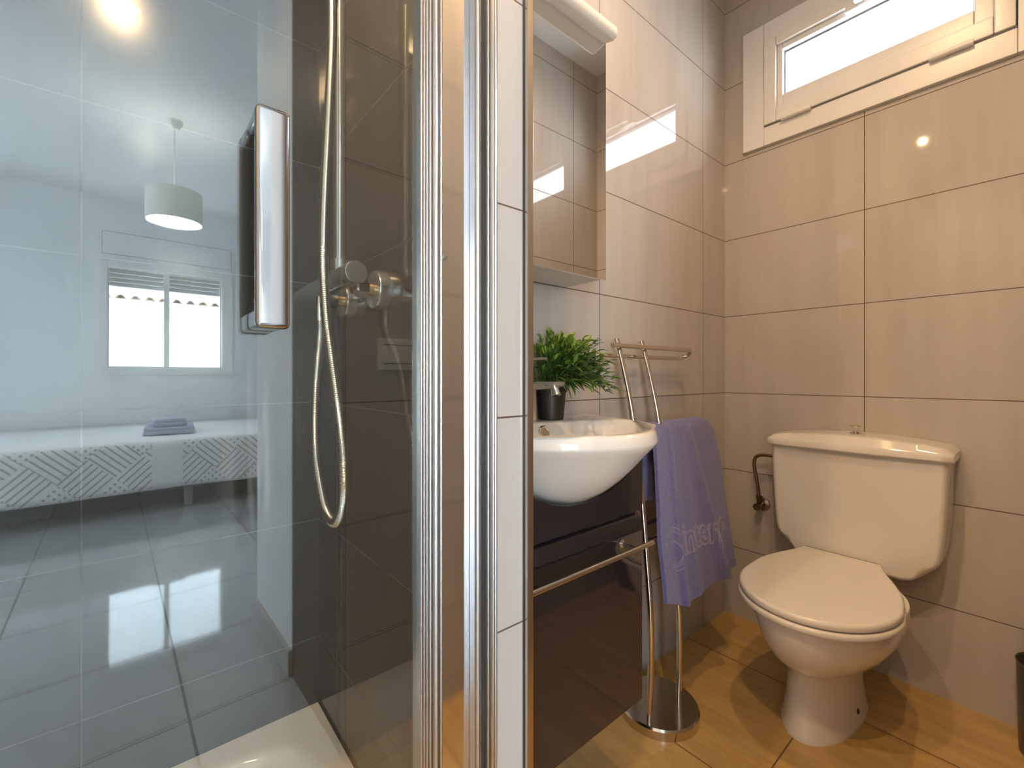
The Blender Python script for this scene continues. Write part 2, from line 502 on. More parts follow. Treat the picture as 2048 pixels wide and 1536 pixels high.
# pier between shower and basin: end tinted paler for cool daylight, greige basin side, charcoal shower side
bm = bx((-1.295, 0.355, 0), (-0.49, 0.443, CB))
bm.faces.ensure_lookup_table()
for f in bm.faces:
    n = f.normal
    f.material_index = 1 if n.y < -0.5 else (2 if n.y > 0.5 else 0)
struct('wall_partition', bm, [M['tile_end_lit'], M['tile_dark_x'], M['tile_window']])
struct('wall_shower_back', bx((SB - 0.1, -0.95, 0), (SB, 0.355, CB)), M['tile_dark_y'])
struct('wall_shower_left', bx((SB, -0.95, 0), (-0.5, -0.85, CB)), M['tile_dark_x'])
struct('wall_corridor_left', bx((-0.5, -0.95, 0), (0.94, -0.85, CB)), M['paint'])
bm = bx((XR, 0.40, 0), (0.497, 0.50, CB))
for f in bm.faces: f.material_index = 0 if f.normal.y < -0.5 else 1
struct('wall_entrance', bm, [M['lining'], M['tile_side']])
struct('wall_corridor_right', bx((0.497, 0.40, 0), (0.94, 0.50, CB)), M['paint'])
struct('wall_bedroom_inner', bx((0.84, 0.50, 0), (0.94, 2.70, CB)), M['paint'])
struct('wall_bedroom_side', bx((0.84, -2.0, 0), (0.94, -0.95, CB)), M['paint'])
struct('wall_bedroom_end', bx((0.94, 2.60, 0), (4.5, 2.70, CR)), M['paint'])
bm = new()
box(bm, (0.94, -2.0, 0), (2.0, -1.9, CR)); box(bm, (3.6, -2.0, 0), (4.5, -1.9, CR)); box(bm, (2.0, -2.0, 2.1), (3.6, -1.9, CR))
struct('wall_added_window', bm, M['paint'])  # wall holding the opening added for daylight
WX = 4.50
bm = new()
box(bm, (WX, -2.0, 0), (WX + 0.18, -0.10, CR)); box(bm, (WX, 0.94, 0), (WX + 0.18, 2.70, CR))
box(bm, (WX, -0.10, 0), (WX + 0.18, 0.94, 0.97)); box(bm, (WX, -0.10, 2.27), (WX + 0.18, 0.94, CR))
struct('wall_bedroom_window', bm, M['paint'])
struct('ceiling', bx((-1.30, -0.95, CB), (0.94, 1.925, CB + 0.24)), M['ceiling'])
struct('ceiling_bedroom', bx((0.94, -2.0, CR), (4.68, 2.70, CR + 0.12)), M['ceiling'])
bm = new()
box(bm, (0.497, 0.388, 0), (0.952, 0.40, 0.08), 0.002); box(bm, (0.94, 0.40, 0), (0.952, 2.60, 0.08), 0.002)
struct('baseboard_corridor', bm, M['skirting'])
struct('trim_1', box(new(), (-0.492, 0.4325, 0), (-0.4815, 0.4445, CB), 0.0012), M['chrome_dim'])
struct('trim_2', box(new(), (-0.492, 0.4305, 0), (-0.4885, 0.4323, CB)), M['rubber'])

# ---- bathroom window
w = struct('window_1', ring_frame(new(), (-0.741, YB - 0.014, 1.782), (0.030, YB + 0.05, 2.232), (0.075, 0.075, 0.068, 0.07), 1, 0.003), M['pvc'])
sash = obj('sash', ring_frame(new(), (-0.6635, YB - 0.022, 1.853), (-0.0475, YB + 0.045, 2.160), (0.040, 0.040, 0.05, 0.03), 1, 0.004), M['pvc'], w)
obj('bead', ring_frame(new(), (-0.6235, YB - 0.008, 1.903), (-0.0875, YB + 0.04, 2.130), (0.018, 0.038, 0.045, 0.02), 1, 0.003), M['pvc'], sash)
obj('gasket', ring_frame(new(), (-0.6055, YB + 0.012, 1.948), (-0.1255, YB + 0.035, 2.110), (0.0035, 0.0035, 0.002, 0.006), 1), M['pvc_gap'], sash)
obj('pane', bx((-0.604, YB + 0.02, 1.948), (-0.127, YB + 0.026, 2.108)), M['pane'], w)
obj('rebate_seal', ring_frame(new(), (-0.678, YB + 0.032, 1.838), (-0.034, YB + 0.048, 2.175), (0.03,) * 4, 1), M['pvc_gap'], w)
obj('gap_seal', bx((-0.6645, YB - 0.0155, 1.8495), (-0.0465, YB - 0.013, 1.8535)), M['pvc_gap'], w)
for xa, xb in ((-0.604, -0.513), (-0.216, -0.125)):
    h = new()
    xm = (xa + xb) / 2
    tube(h, [(xa, YB - 0.024, 1.852), (xm - 0.001, YB - 0.024, 1.852)], 0.0085, 14)
    tube(h, [(xm + 0.001, YB - 0.024, 1.852), (xb, YB - 0.024, 1.852)], 0.0085, 14)
    tube(h, [(xm - 0.002, YB - 0.024, 1.852), (xm + 0.002, YB - 0.024, 1.852)], 0.0075, 14)
    obj('hinge', h, M['pvc'], w)
h = new()
box(h, (-0.415, YB - 0.036, 2.104), (-0.335, YB - 0.020, 2.134), 0.004)
box(h, (-0.388, YB - 0.060, 2.112), (-0.362, YB - 0.034, 2.126), 0.005)
box(h, (-0.386, YB - 0.066, 2.110), (-0.270, YB - 0.052, 2.128), 0.005)
obj('handle', h, M['pvc'], w)

# ---- bedroom window with roller shutter box
w = struct('window_2', ring_frame(new(), (WX - 0.012, -0.10, 0.965), (WX + 0.08, 0.94, 1.985), (0.055, 0.10, 0.05, 0.045), 0, 0.003), M['pvc'])
b2 = new()
box(b2, (WX - 0.012, -0.10, 1.985), (WX + 0.15, 0.94, 2.27), 0.002)
bxo = obj('shutter_box', b2, M['pvc_matt'], w)
obj('shutter_lid', box(new(), (WX - 0.018, -0.078, 2.05), (WX - 0.011, 0.918, 2.25), 0.003), M['pvc_matt'], bxo)
obj('lid_gap', ring_frame(new(), (WX - 0.0135, -0.082, 2.046), (WX - 0.0118, 0.922, 2.254), (0.004,) * 4, 0), M['pvc_gap'], bxo)
sl = obj('sliding_sash', ring_frame(new(), (WX + 0.002, -0.045, 1.015), (WX + 0.03, 0.405, 1.945), (0.012, 0.042, 0.008, 0.008), 0, 0.002), M['pvc'], w)
obj('pane', bx((WX + 0.014, -0.035, 1.02), (WX + 0.018, 0.365, 1.94)), M['pane'], sl)
sl = obj('sliding_sash', ring_frame(new(), (WX + 0.034, 0.365, 1.015), (WX + 0.062, 0.84, 1.945), (0.042, 0.012, 0.008, 0.02), 0, 0.002), M['pvc'], w)
obj('pane', bx((WX + 0.046, 0.405, 1.02), (WX + 0.050, 0.83, 1.93)), M['pane'], sl)
s = new()
for k in range(6):
    z = 1.772 + 0.042 * k
    prism(s, [(WX + 0.095, z), (WX + 0.088, z + 0.012), (WX + 0.088, z + 0.03), (WX + 0.095, z + 0.040), (WX + 0.101, z + 0.040), (WX + 0.101, z)], -0.06, 0.89, 'y')
obj('roller_shutter', s, M['shutter'], w)
obj('window_sill', bx((WX - 0.035, -0.13, 0.945), (WX + 0.19, 0.97, 0.967), 0.003), M['pvc'], w)
# unseen glazed opening, added to bring more daylight into the bedroom
w = struct('window_added', ring_frame(new(), (2.0, -1.985, 0.0), (3.6, -1.915, 2.1), (0.06, 0.06, 0.06, 0.06), 1, 0.003), M['pvc'])
obj('mullion', bx((2.76, -1.975, 0.06), (2.84, -1.925, 2.04)), M['pvc'], w)
for xa, xb in ((2.06, 2.76), (2.84, 3.54)):
    obj('pane', bx((xa, -1.953, 0.06), (xb, -1.947, 2.04)), M['pane'], w)

# ================================================================ CEILING SPOTLIGHTS
for i, (lab, (x, y, z), e, col) in enumerate(SPOTS):
    t = thing('ceiling_spotlight', lab, 'spotlight', (x, y, z))
    r = new()
    lathe(r, [(0.028, -0.002), (0.030, -0.005), (0.042, -0.006), (0.045, -0.001), (0.045, 0.0)], (x, y, z))
    obj('trim_ring', r, M['chrome'], t)
    r = new(); lathe(r, [(0.0, -0.0035), (0.027, -0.003), (0.027, 0.0)], (x, y, z), n=24)
    obj('lens', r, M['bulb'], t)
    lo = add_light('spot_beam', 'SPOT', (x, y, z - 0.02), e, col, (0, 0, 0), shadow_soft_size=0.013, spot_size=radians(165), spot_blend=0.7)

# ================================================================ SHOWER
# tray with a sunk oval basin
def tray():
    bm = new()
    x0, x1, y0, y1, zt = SB + 0.002, -0.50, -0.848, 0.353, 0.10
    cx, cy, n = (x0 + x1) / 2, (y0 + y1) / 2, 64
    def ringp(ix, iy, z, e):
        out = []
        for k in range(n):
            a = 2 * pi * k / n
            c, s_ = cos(a), sin(a)
            px = math.copysign(abs(c) ** (2 / e), c); py = math.copysign(abs(s_) ** (2 / e), s_)
            out.append((cx + px * ix, cy + py * iy, z))
        return out
    hx, hy = (x1 - x0) / 2, (y1 - y0) / 2
    def rect(z):
        out = []
        for k in range(n):
            a = 2 * pi * k / n
            c, s_ = cos(a), sin(a)
            m_ = max(abs(c) , abs(s_))
            out.append((cx + c / m_ * hx, cy + s_ / m_ * hy, z))
        return out
    rings = [rect(0.0), rect(zt - 0.004), [(cx + (p[0] - cx) * 0.993, cy + (p[1] - cy) * 0.996, zt) for p in rect(0)],
             ringp(hx * 0.86, hy * 0.915, zt, 6), ringp(hx * 0.83, hy * 0.90, zt - 0.010, 5), ringp(hx * 0.77, hy * 0.86, zt - 0.050, 3.4),
             ringp(hx * 0.66, hy * 0.80, zt - 0.064, 3), ringp(hx * 0.3, hy * 0.3, zt - 0.070, 2)]
    loft(bm, rings)
    return bm
t = thing('shower_tray', 'white shower tray with a sunk basin under the glass', 'shower tray', (-0.85, -0.25, 0))
obj('tray_body', tray(), M['tray'], t, 50)
r = new(); lathe(r, [(0.0, 0.006), (0.04, 0.005), (0.045, 0.001), (0.045, 0.0)], (-0.85, -0.25, 0.0305)); obj('drain_cover', r, M['chrome'], t)

# glass door, turned one degree on its wall side
DOOR = thing('shower_door', 'clear shower door with limescale film and a chrome box handle', 'shower door', (-0.497, 0.265, 0.0))
def dobj(name, bm, m, parent=None, **k):         # door parts are laid out in the door's own frame
    bmesh.ops.recalc_face_normals(bm, faces=bm.faces[:])
    me = bpy.data.meshes.new(name); bm.to_mesh(me); bm.free()
    me.materials.append(m)
    for p in me.polygons: p.use_smooth = True
    me.set_sharp_from_angle(angle=radians(35))
    o = bpy.data.objects.new(name, me); C.objects.link(o); o.parent = parent or DOOR
    md = o.modifiers.new('face normals', 'WEIGHTED_NORMAL'); md.keep_sharp = True
    if k.get('label'): o['label'] = k['label']
    return o
dobj('pane', bx((-0.006, -1.105, 0.125), (0.0, 0.004, 2.02)), M['door_glass'])
# ribbed closing stile
def ribbed(x0, segs):
    """segs: (y0, y1, bulge) rounded columns side by side -> outline in (x, y)."""
    top = []
    for y0, y1, h in segs:
        for k in range(7):
            a = pi * k / 6
            top.append((x0 + 0.004 + h * sin(a), y0 + (y1 - y0) * (1 - cos(a)) / 2))
    y0, y1 = segs[0][0], segs[-1][1]
    return [(x0 - 0.014, y0), *top, (x0 - 0.014, y1)]
b2 = new(); prism(b2, ribbed(0.0, [(0.000, 0.004, 0.002), (0.004, 0.008, 0.002), (0.008, 0.012, 0.002), (0.012, 0.016, 0.003), (0.0165, 0.0255, 0.006), (0.0262, 0.0318, 0.004)]), 0.11, 2.03, 'z')
dobj('stile', b2, M['alu'])
dobj('bottom_rail', bx((-0.012, -1.10, 0.102), (0.006, -0.002, 0.128), 0.002), M['alu'])
h = new()
box(h, (0.030, -0.1855, 0.9755), (0.042, -0.1565, 1.1785), 0.005, 3)
hd = dobj('handle', h, M['chrome_grip'])
for za, zb in ((0.9765, 0.994), (1.164, 1.1775)):
    dobj('handle_leg', box(new(), (0.0, -0.1845, za), (0.0315, -0.1575, zb), 0.004, 3), M['chrome_grip'], hd)
DOOR.rotation_euler = (0, 0, radians(1.0))

FR = thing('shower_enclosure', 'polished aluminium shower frame fixed to the tiled pier', 'shower frame', (-0.5, 0.33, 0))
obj('infill_panel', bx((-0.512, 0.2985, 0.10), (-0.5015, 0.3445, 2.03), 0.001), M['alu_pol'], FR)
b2 = new()
prism(b2, [(x - 0.0, y) for x, y in ribbed(-0.494, [(0.3445, 0.3525, 0.005), (0.3526, 0.3550, 0.0005)])], 0.10, 2.03, 'z')
obj('wall_profile', b2, M['alu'], FR)
obj('seal', bx((-0.512, 0.3552, 0.10), (-0.4895, 0.3605, 2.03)), M['rubber'], FR)
b2 = new()
prism(b2, ribbed(-0.4885, [(0.3606, 0.3645, 0.003), (0.3646, 0.3705, 0.007), (0.3706, 0.3775, 0.005)]), 0.0, 2.03, 'z')
obj('wall_profile', b2, M['alu'], FR)
r = new(); lathe(r, [(0.0, 0.004), (0.004, 0.003), (0.0045, 0.0)], (-0.5015, 0.3040, 1.0865), 'x', 16); obj('screw_cap', r, M['alu'], FR)

# thermostatic mixer bar with riser
MX = thing('shower_mixer', 'chrome bar shower mixer with riser pipe on the charcoal tiles', 'shower mixer', (-0.89, 0.355, 1.09))
YX, ZX = 0.290, 1.113
r = new()
lathe(r, [(0.0, -1.125), (0.012, -1.123), (0.0175, -1.11), (0.0185, -1.06), (0.0195, -0.98), (0.0195, -0.862), (0.0185, -0.86), (0.0185, -0.858), (0.0195, -0.856), (0.0195, -0.8395)], (0, YX, ZX), 'x', 40)
obj('mixer_body', r, M['chrome_soft'], MX)
r = new()
lathe(r, [(0.0195, -0.8380), (0.0205, -0.836), (0.0205, -0.770), (0.0195, -0.767), (0.0180, -0.7665), (0.0, -0.7668)], (0, YX, ZX), 'x', 40)
obj('flow_knob', r, M['chrome_soft'], MX)
for fx in (-0.8025, -0.968):
    zf = 1.093
    r = new()
    lathe(r, [(0.0, 0.355), (0.036, 0.355), (0.036, 0.338), (0.034, 0.334), (0.012, 0.332)], (fx, 0, zf), 'y', 36)
    fl = obj('wall_flange', r, M['chrome_soft'], MX)
    r = new(); lathe(r, [(0.011, 0.334), (0.011, 0.320)], (fx, 0, zf), 'y', 20); obj('thread', r, M['gold'], fl)
    r = new(); lathe(r, [(0.0, 0.322), (0.0165, 0.322), (0.0165, 0.303), (0.013, 0.300), (0.013, 0.295)], (fx, 0, zf), 'y', 6); obj('nut', r, M['chrome'], fl, 20)
r = new()
lathe(r, [(0.0, 1.128), (0.016, 1.128), (0.016, 1.150), (0.011, 1.152), (0.011, 2.06), (0.0, 2.06)], (-0.8525, YX, 0), 'z', 24)
obj('riser_pipe', r, M['chrome_soft'], MX)
r = new(); tube(r, spline([(-0.8525, YX, 2.05), (-0.8525, YX - 0.02, 2.13), (-0.86, YX - 0.12, 2.16), (-0.86, YX - 0.30, 2.15), (-0.86, YX - 0.33, 2.10)], 6), 0.010)
arm = obj('riser_arm', r, M['chrome'], MX)
r = new(); lathe(r, [(0.0, 2.085), (0.03, 2.085), (0.10, 2.07), (0.10, 2.060), (0.0, 2.060)], (-0.86, YX - 0.33, 0), 'z', 40); obj('rain_head', r, M['chrome'], arm)
r = new(); box(r, (-0.875, YX - 0.05, 1.70), (-0.83, YX + 0.012, 1.74), 0.006); obj('slide_holder', r, M['chrome'], MX)
r = new(); lathe(r, [(0.0, 1.095), (0.010, 1.095), (0.012, 1.075), (0.012, 1.045), (0.0, 1.045)], (-0.958, YX - 0.003, 0), 'z', 20); obj('hose_outlet', r, M['chrome'], MX)
HP = [(-0.958, 0.287, 1.045), (-0.9450, 0.283, 1.015), (-0.9266, 0.275, 0.9837), (-0.9117, 0.265, 0.9145), (-0.9008, 0.26, 0.8474), (-0.8773, 0.255, 0.7838), (-0.8365, 0.25, 0.7359), (-0.7934, 0.247, 0.7015), (-0.7463, 0.245, 0.6931), (-0.7157, 0.245, 0.7119), (-0.7, 0.245, 0.7506), (-0.7057, 0.247, 0.7923), (-0.7256, 0.25, 0.8371), (-0.7493, 0.25, 0.9007), (-0.7612, 0.245, 0.9669), (-0.7683, 0.24, 1.0254), (-0.7749, 0.238, 1.0928), (-0.784, 0.24, 1.1624), (-0.7923, 0.245, 1.2511), (-0.795, 0.25, 1.3396), (-0.7975, 0.255, 1.4293), (-0.8025, 0.26, 1.5127), (-0.8072, 0.262, 1.5975), (-0.815, 0.262, 1.66)]
HS = spline(HP, 40)
r = new(); tube(r, HS, [0.0080 + (0.0006 if i % 2 else 0.0) for i in range(len(HS))], 14)
tag(obj('shower_hose', r, M['hose']), 'ribbed metal shower hose looping below the bar mixer', 'shower hose')
HSH = thing('hand_shower', 'chrome hand shower held on the riser pipe above the mixer', 'hand shower', (-0.82, 0.262, 1.66))
r = new(); tube(r, [(-0.815, 0.262, 1.66), (-0.822, 0.25, 1.70), (-0.835, 0.225, 1.80), (-0.842, 0.205, 1.86)], [0.010, 0.012, 0.013, 0.012]); obj('grip', r, M['chrome'], HSH)
ax3 = Vector((0, -0.85, -0.53)).normalized(); a1 = Vector((1, 0, 0)); a2 = ax3.cross(a1)
r = new(); lathe(r, [(0.0, -0.02), (0.03, -0.015), (0.05, 0.0), (0.05, 0.012), (0.0, 0.014)], (-0.845, 0.20, 1.885), (a1, a2, ax3), 32); obj('spray_head', r, M['chrome'], HSH)

# switch plate on the nook wall (seen mirrored in the shower glass)
SW = thing('wall_switch', 'white double switch plate on the tiled side wall', 'switch', (XR, 0.555, 0.988))
obj('plate', box(new(), (XR - 0.009, 0.492, 0.948), (XR, 0.632, 1.030), 0.003), M['switch'], SW)
for ya in (0.508, 0.566):
    obj('rocker', box(new(), (XR - 0.013, ya, 0.966), (XR - 0.008, ya + 0.050, 1.012), 0.002), M['switch'], SW)
obj('shadow_gap', bx((XR - 0.0095, 0.506, 0.9635), (XR - 0.0088, 0.618, 0.9655)), M['rubber'], SW)
obj('shadow_gap', bx((XR - 0.0095, 0.506, 1.0125), (XR - 0.0088, 0.618, 1.0145)), M['rubber'], SW)

# ================================================================ MIRROR CABINET
MC = thing('mirror_cabinet', 'white mirror cabinet with a cream light bar on top', 'mirror cabinet', (XM, 0.66, 1.165))
obj('cabinet_body', box(new(), (XM + 0.0005, 0.445, 1.166), (-0.685, 0.863, 1.742), 0.001), M['white_lac'], MC)
obj('mirror_door', bx((-0.684, 0.446, 1.163), (-0.679, 0.864, 1.742)), M['mirror'], MC)
b2 = new()
prism(b2, [(-0.735, 1.744), (-0.652, 1.7205), (-0.643, 1.723), (-0.638, 1.733), (-0.640, 1.745), (-0.650, 1.757), (-0.690, 1.770), (-0.735, 1.772)], 0.50, 0.858, 'y', 0.003)
obj('light_bar', b2, M['lampbar'], MC, 50)

# ================================================================ VANITY
VX, VY0, VY1 = -0.58, 0.445, 0.868
V = thing('vanity_cabinet', 'wall hung anthracite gloss vanity cabinet under the basin', 'vanity cabinet', (-0.70, 0.656, 0.21))
b2 = new()
box(b2, (XM + 0.001, VY0, 0.212), (VX - 0.02, VY0 + 0.016, 0.655)); box(b2, (XM + 0.001, VY1 - 0.016, 0.212), (VX - 0.02, VY1, 0.655))
box(b2, (XM + 0.001, VY0 + 0.016, 0.212), (VX - 0.02, VY1 - 0.016, 0.228)); box(b2, (XM + 0.001, VY0 + 0.016, 0.61), (VX - 0.02, VY1 - 0.016, 0.622))
obj('carcass', b2, M['lacquer'], V)
cut = [(VY0, 0.790), (VY0, 0.632), (VY1, 0.632), (VY1, 0.790)]
for k in range(13):                                   # hollowed where the bowl hangs through
    a = pi * k / 12
    cut.append((max(VY0 + 0.002, 0.672 + 0.185 * cos(a)), 0.786 - 0.105 * sin(a)))
b2 = new(); prism(b2, cut[:1] + cut[1:], VX - 0.019, VX, 'x')
obj('top_panel', b2, M['lacquer'], V)
dr = obj('drawer', box(new(), (VX - 0.019, VY0, 0.207), (VX, VY1, 0.588), 0.0015), M['lacquer'], V)
b2 = new(); prism(b2, [(VX - 0.018, 0.5885), (VX, 0.5885), (VX - 0.0005, 0.600), (VX - 0.006, 0.615), (VX - 0.011, 0.6235), (VX - 0.018, 0.6235)], VY0, VY1, 'y', 0.0006)
obj('finger_rail', b2, M['lacquer'], V, 60)
r = new()
tube(r, [(-0.540, 0.452, 0.5745), (-0.540, 0.846, 0.5745)], 0.0055, 16)
hb = obj('handle', r, M['chrome_dim'], dr)
for yy in (0.515, 0.790):
    r = new(); tube(r, [(VX - 0.001, yy, 0.5745), (-0.541, yy, 0.5745)], 0.0035, 12)
    lathe(r, [(0.009, VX - 0.0), (0.009, VX + 0.002), (0.0, VX + 0.002)], (0, yy, 0.5745), 'x', 16)
    obj('handle_post', r, M['chrome_dim'], dr)

# ================================================================ BASIN
BCY = 0.68
def basin_ring(tip, w0, z, xb=XM + 0.001, n=56):
    """Plan outline from the wall round the front and back along the wall; the left side stops at the pier."""
    pts = []
    for k in range(n + 1):
        a = -pi / 2 + pi * k / n
        s_ = sin(a)
        x_ = xb + (tip - xb) * abs(cos(a)) ** 1.15
        y_ = BCY - w0 * math.copysign(abs(s_) ** 1.05, s_)
        pts.append((x_, max(y_, 0.4475), z))
    for k in range(1, 16):
        t_ = k / 16
        pts.append((xb, pts[n][1] + (pts[0][1] - pts[n][1]) * t_, z))
    return pts
def basin():
    bm = new()
    R = basin_ring
    rings = [R(-0.66, 0.085, 0.660), R(-0.63, 0.115, 0.667), R(-0.585, 0.148, 0.684), R(-0.548, 0.175, 0.707), R(-0.518, 0.195, 0.732), R(-0.493, 0.214, 0.757),
             R(-0.474, 0.234, 0.780), R(-0.459, 0.250, 0.795), R(-0.451, 0.259, 0.804), R(-0.450, 0.260, 0.810), R(-0.454, 0.258, 0.824), R(-0.458, 0.255, 0.8285), R(-0.464, 0.250, 0.830)]
    # flat rim and tap ledge, then an oval bowl
    xc, yc = -0.603, 0.683
    def oval(ax, ay, z, sh=0.0):
        out = []
        for p in rings[12]:
            a = math.atan2((p[1] - yc) / 0.235, (p[0] - xc) / 0.15)
            out.append((xc + sh + cos(a) * ax, yc + sin(a) * ay, z))
        return out
    rings += [oval(0.126, 0.190, 0.8292), oval(0.120, 0.184, 0.824), oval(0.113, 0.176, 0.808), oval(0.092, 0.148, 0.775), oval(0.060, 0.100, 0.748), oval(0.022, 0.03, 0.740)]
    loft(bm, rings)
    return bm
B = thing('washbasin', 'white rounded ceramic washbasin set in the dark vanity', 'washbasin', (-0.63, BCY, 0.66))
obj('bowl', basin(), M['ceramic'], B, 55)
r = new(); lathe(r, [(0.0, 0.001), (0.011, 0.001), (0.013, 0.004), (0.015, 0.003), (0.016, 0.0)], (-0.7135, 0.690, 0.807), (Vector((0, 1, 0)), Vector((-0.3, 0, 0.95)), Vector((0.95, 0, 0.3))), 20)
obj('overflow_ring', r, M['chrome'], B)
r = new(); lathe(r, [(0.0, 0.006), (0.02, 0.005), (0.023, 0.001)], (-0.603, 0.683, 0.739)); obj('drain', r, M['chrome'], B)

# faucet
FY = 0.675
FA = thing('basin_faucet', 'chrome single lever faucet with flat spout beside the plant', 'faucet', (-0.762, FY, 0.83))
obj('faucet_body', box(new(), (-0.785, FY - 0.02, 0.829), (-0.742, FY + 0.02, 0.936), 0.003), M['chrome_soft'], FA)
b2 = new(); prism(b2, [(-0.785, 0.897), (-0.668, 0.905), (-0.651, 0.913), (-0.651, 0.920), (-0.785, 0.920)], FY - 0.017, FY + 0.017, 'y', 0.002)
obj('spout', b2, M['chrome_soft'], FA)
axd = Vector((0.35, 0, -0.94)).normalized()
r = new(); lathe(r, [(0.009, -0.012), (0.0095, 0.004), (0.0105, 0.006), (0.0105, 0.012), (0.0, 0.012)], (-0.664, FY, 0.902), (Vector((0, 1, 0)), axd.cross(Vector((0, 1, 0))), axd), 20)
obj('aerator', r, M['chrome'], FA)
b2 = new(); box(b2, (-0.780, FY - 0.018, 0.938), (-0.747, FY + 0.018, 0.950), 0.003)
obj('cartridge_cap', b2, M['chrome'], FA)
b2 = new(); lathe(b2, [(0.0, -0.764), (0.0035, -0.764), (0.0035, -0.686), (0.0, -0.686)], (0, FY - 0.005, 0.969), 'x', 14)
tube(b2, [(-0.764, FY - 0.005, 0.949), (-0.764, FY - 0.005, 0.982)], 0.0025, 10)
obj('lever', b2, M['chrome'], FA)

# ================================================================ POTTED PLANT
PL = thing('potted_plant', 'leafy green bamboo-like plant in a black pot on the basin', 'plant', (-0.752, 0.750, 0.83))
px, py = -0.752, 0.750
r = new()
lathe(r, [(0.0, 0.8300), (0.029, 0.8300), (0.030, 0.832), (0.0355, 0.893), (0.0385, 0.894), (0.0395, 0.913), (0.037, 0.9135), (0.0355, 0.900), (0.0, 0.900)], (px, py, 0), 'z', 40)
obj('pot', r, M['pot'], PL)
r = new(); lathe(r, [(0.0, 0.909), (0.02, 0.908), (0.0355, 0.905)], (px, py, 0), 'z', 24); obj('filler', r, M['soil'], PL)
def leaf(bm, base, d, up, length, width, droop, mi):
    d = d.normalized(); side = d.cross(up).normalized(); nn = side.cross(d)
    prof = [(0.0, 0.12), (0.18, 0.75), (0.4, 1.0), (0.65, 0.75), (0.85, 0.35), (1.0, 0.02)]
    rows = []
    for t_, w_ in prof:
        c = base + d * length * t_ - Vector((0, 0, 1)) * droop * length * t_ * t_
        fold = nn * width * w_ * 0.25
        rows.append([bm.verts.new(c - side * width * w_ * 0.5 + fold), bm.verts.new(c), bm.verts.new(c + side * width * w_ * 0.5 + fold)])
    for a, b_ in zip(rows, rows[1:]):
        for k in range(2):
            f = bm.faces.new((a[k], a[k + 1], b_[k + 1], b_[k])); f.material_index = mi
foliage, stems = new(), new()
rnd = random.Random(11)
for i in range(210):
    az = rnd.uniform(0, 2 * pi); el = radians(rnd.choice([82, 68, 55, 40, 26, 12, 2]) + rnd.uniform(-8, 8))
    reach = rnd.uniform(0.08, 0.135) * (1.12 if el < 1.0 else 1.0)
    h = Vector((cos(az) * cos(el), sin(az) * cos(el), sin(el)))
    if px + h.x * reach < XM + 0.03: h.x = abs(h.x) * 0.6; h.normalize()
    b0 = Vector((px, py, 0.905)) + Vector((h.x, h.y, 0)) * 0.02
    mid = b0 + h * reach * 0.5 + Vector((0, 0, 0.022)); tip = b0 + h * reach + Vector((0, 0, 0.004))
    path = spline([b0, mid, tip], 4)
    tube(stems, path, [0.0011 - 0.0008 * k / (len(path) - 1) for k in range(len(path))], 5)
    for k in range(7):
        t_ = 0.28 + 0.72 * (k + 0.5) / 7
        p = path[min(int(t_ * (len(path) - 1)), len(path) - 1)]
        dd = h * 0.8 + Vector((rnd.uniform(-1, 1), rnd.uniform(-1, 1), rnd.uniform(-0.4, 0.8))) * 0.62
        ln = rnd.uniform(0.024, 0.042)
        q = p + dd.normalized() * ln
        if q.x < XM + 0.012 or min(p.y, q.y) < 0.704 or q.y > 0.912: continue
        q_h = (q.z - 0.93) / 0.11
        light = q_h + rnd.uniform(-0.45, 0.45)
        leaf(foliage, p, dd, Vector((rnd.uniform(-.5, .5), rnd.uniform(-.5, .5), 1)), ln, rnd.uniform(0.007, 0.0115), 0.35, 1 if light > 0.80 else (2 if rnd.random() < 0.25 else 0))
# one loose sprig hanging to the side
sp = spline([(px + 0.02, py + 0.02, 0.908), (px + 0.04, py + 0.075, 0.922), (px + 0.045, py + 0.125, 0.908), (px + 0.045, py + 0.15, 0.893)], 6)
tube(stems, sp, 0.0009, 5)
for k, p in enumerate(sp[4:]):
    leaf(foliage, p, Vector((rnd.uniform(-.4, .4), 0.8, rnd.uniform(-.6, .6))), Vector((0, 0, 1)), 0.026, 0.008, 0.2, 2 if k % 2 else 0)
obj('stem', stems, M['leaf_dark'], PL)
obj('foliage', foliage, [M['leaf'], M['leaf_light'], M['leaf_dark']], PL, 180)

# ================================================================ TOWEL STAND
TS = thing('towel_stand', 'free-standing steel towel stand on a round base', 'towel stand', (-0.690, 1.105, 0))
r = new(); lathe(r, [(0.0, 0.0), (0.106, 0.0), (0.108, 0.003), (0.108, 0.023), (0.104, 0.028), (0.0, 0.028)], (-0.690, 1.108, 0), 'z', 64); obj('base', r, M['steel'], TS)
POLE = [(-0.655, 0.026), (-0.652, 0.15), (-0.656, 0.30), (-0.672, 0.46), (-0.693, 0.64), (-0.717, 0.80), (-0.746, 0.93), (-0.776, 1.036)]
for yy, dx in ((1.033, -0.016), (1.154, 0.0)):
    r = new(); pts = spline([(x + dx * max(0, 1 - z * 1.2), yy, z) for x, z in POLE], 8); tube(r, pts, 0.0085, 18); obj('pole', r, M['steel'], TS)
def loop(x_up, z_up, x_lo, z_lo, y0, y1, name):
    dy = 0.02
    pts = [(x_up, y0, z_up), (x_up, y1 - dy, z_up)]
    mx_, mz = (x_up + x_lo) / 2, (z_up + z_lo) / 2
    arc = [Vector((mx_, y1 - dy, mz)) + Vector((x_up - mx_, 0, z_up - mz)) * cos(a) + Vector((0, dy * 1.6, 0)) * sin(a) for a in [pi * k / 12 for k in range(13)]]
    pts = [Vector(pts[0])] + arc + [Vector((x_lo, y0, z_lo))]
    r = new(); tube(r, pts, 0.0062, 14)
    obj(name, r, M['steel'], TS)
loop(-0.752, 1.016, -0.788, 0.990, 0.985, 1.405, 'rail')
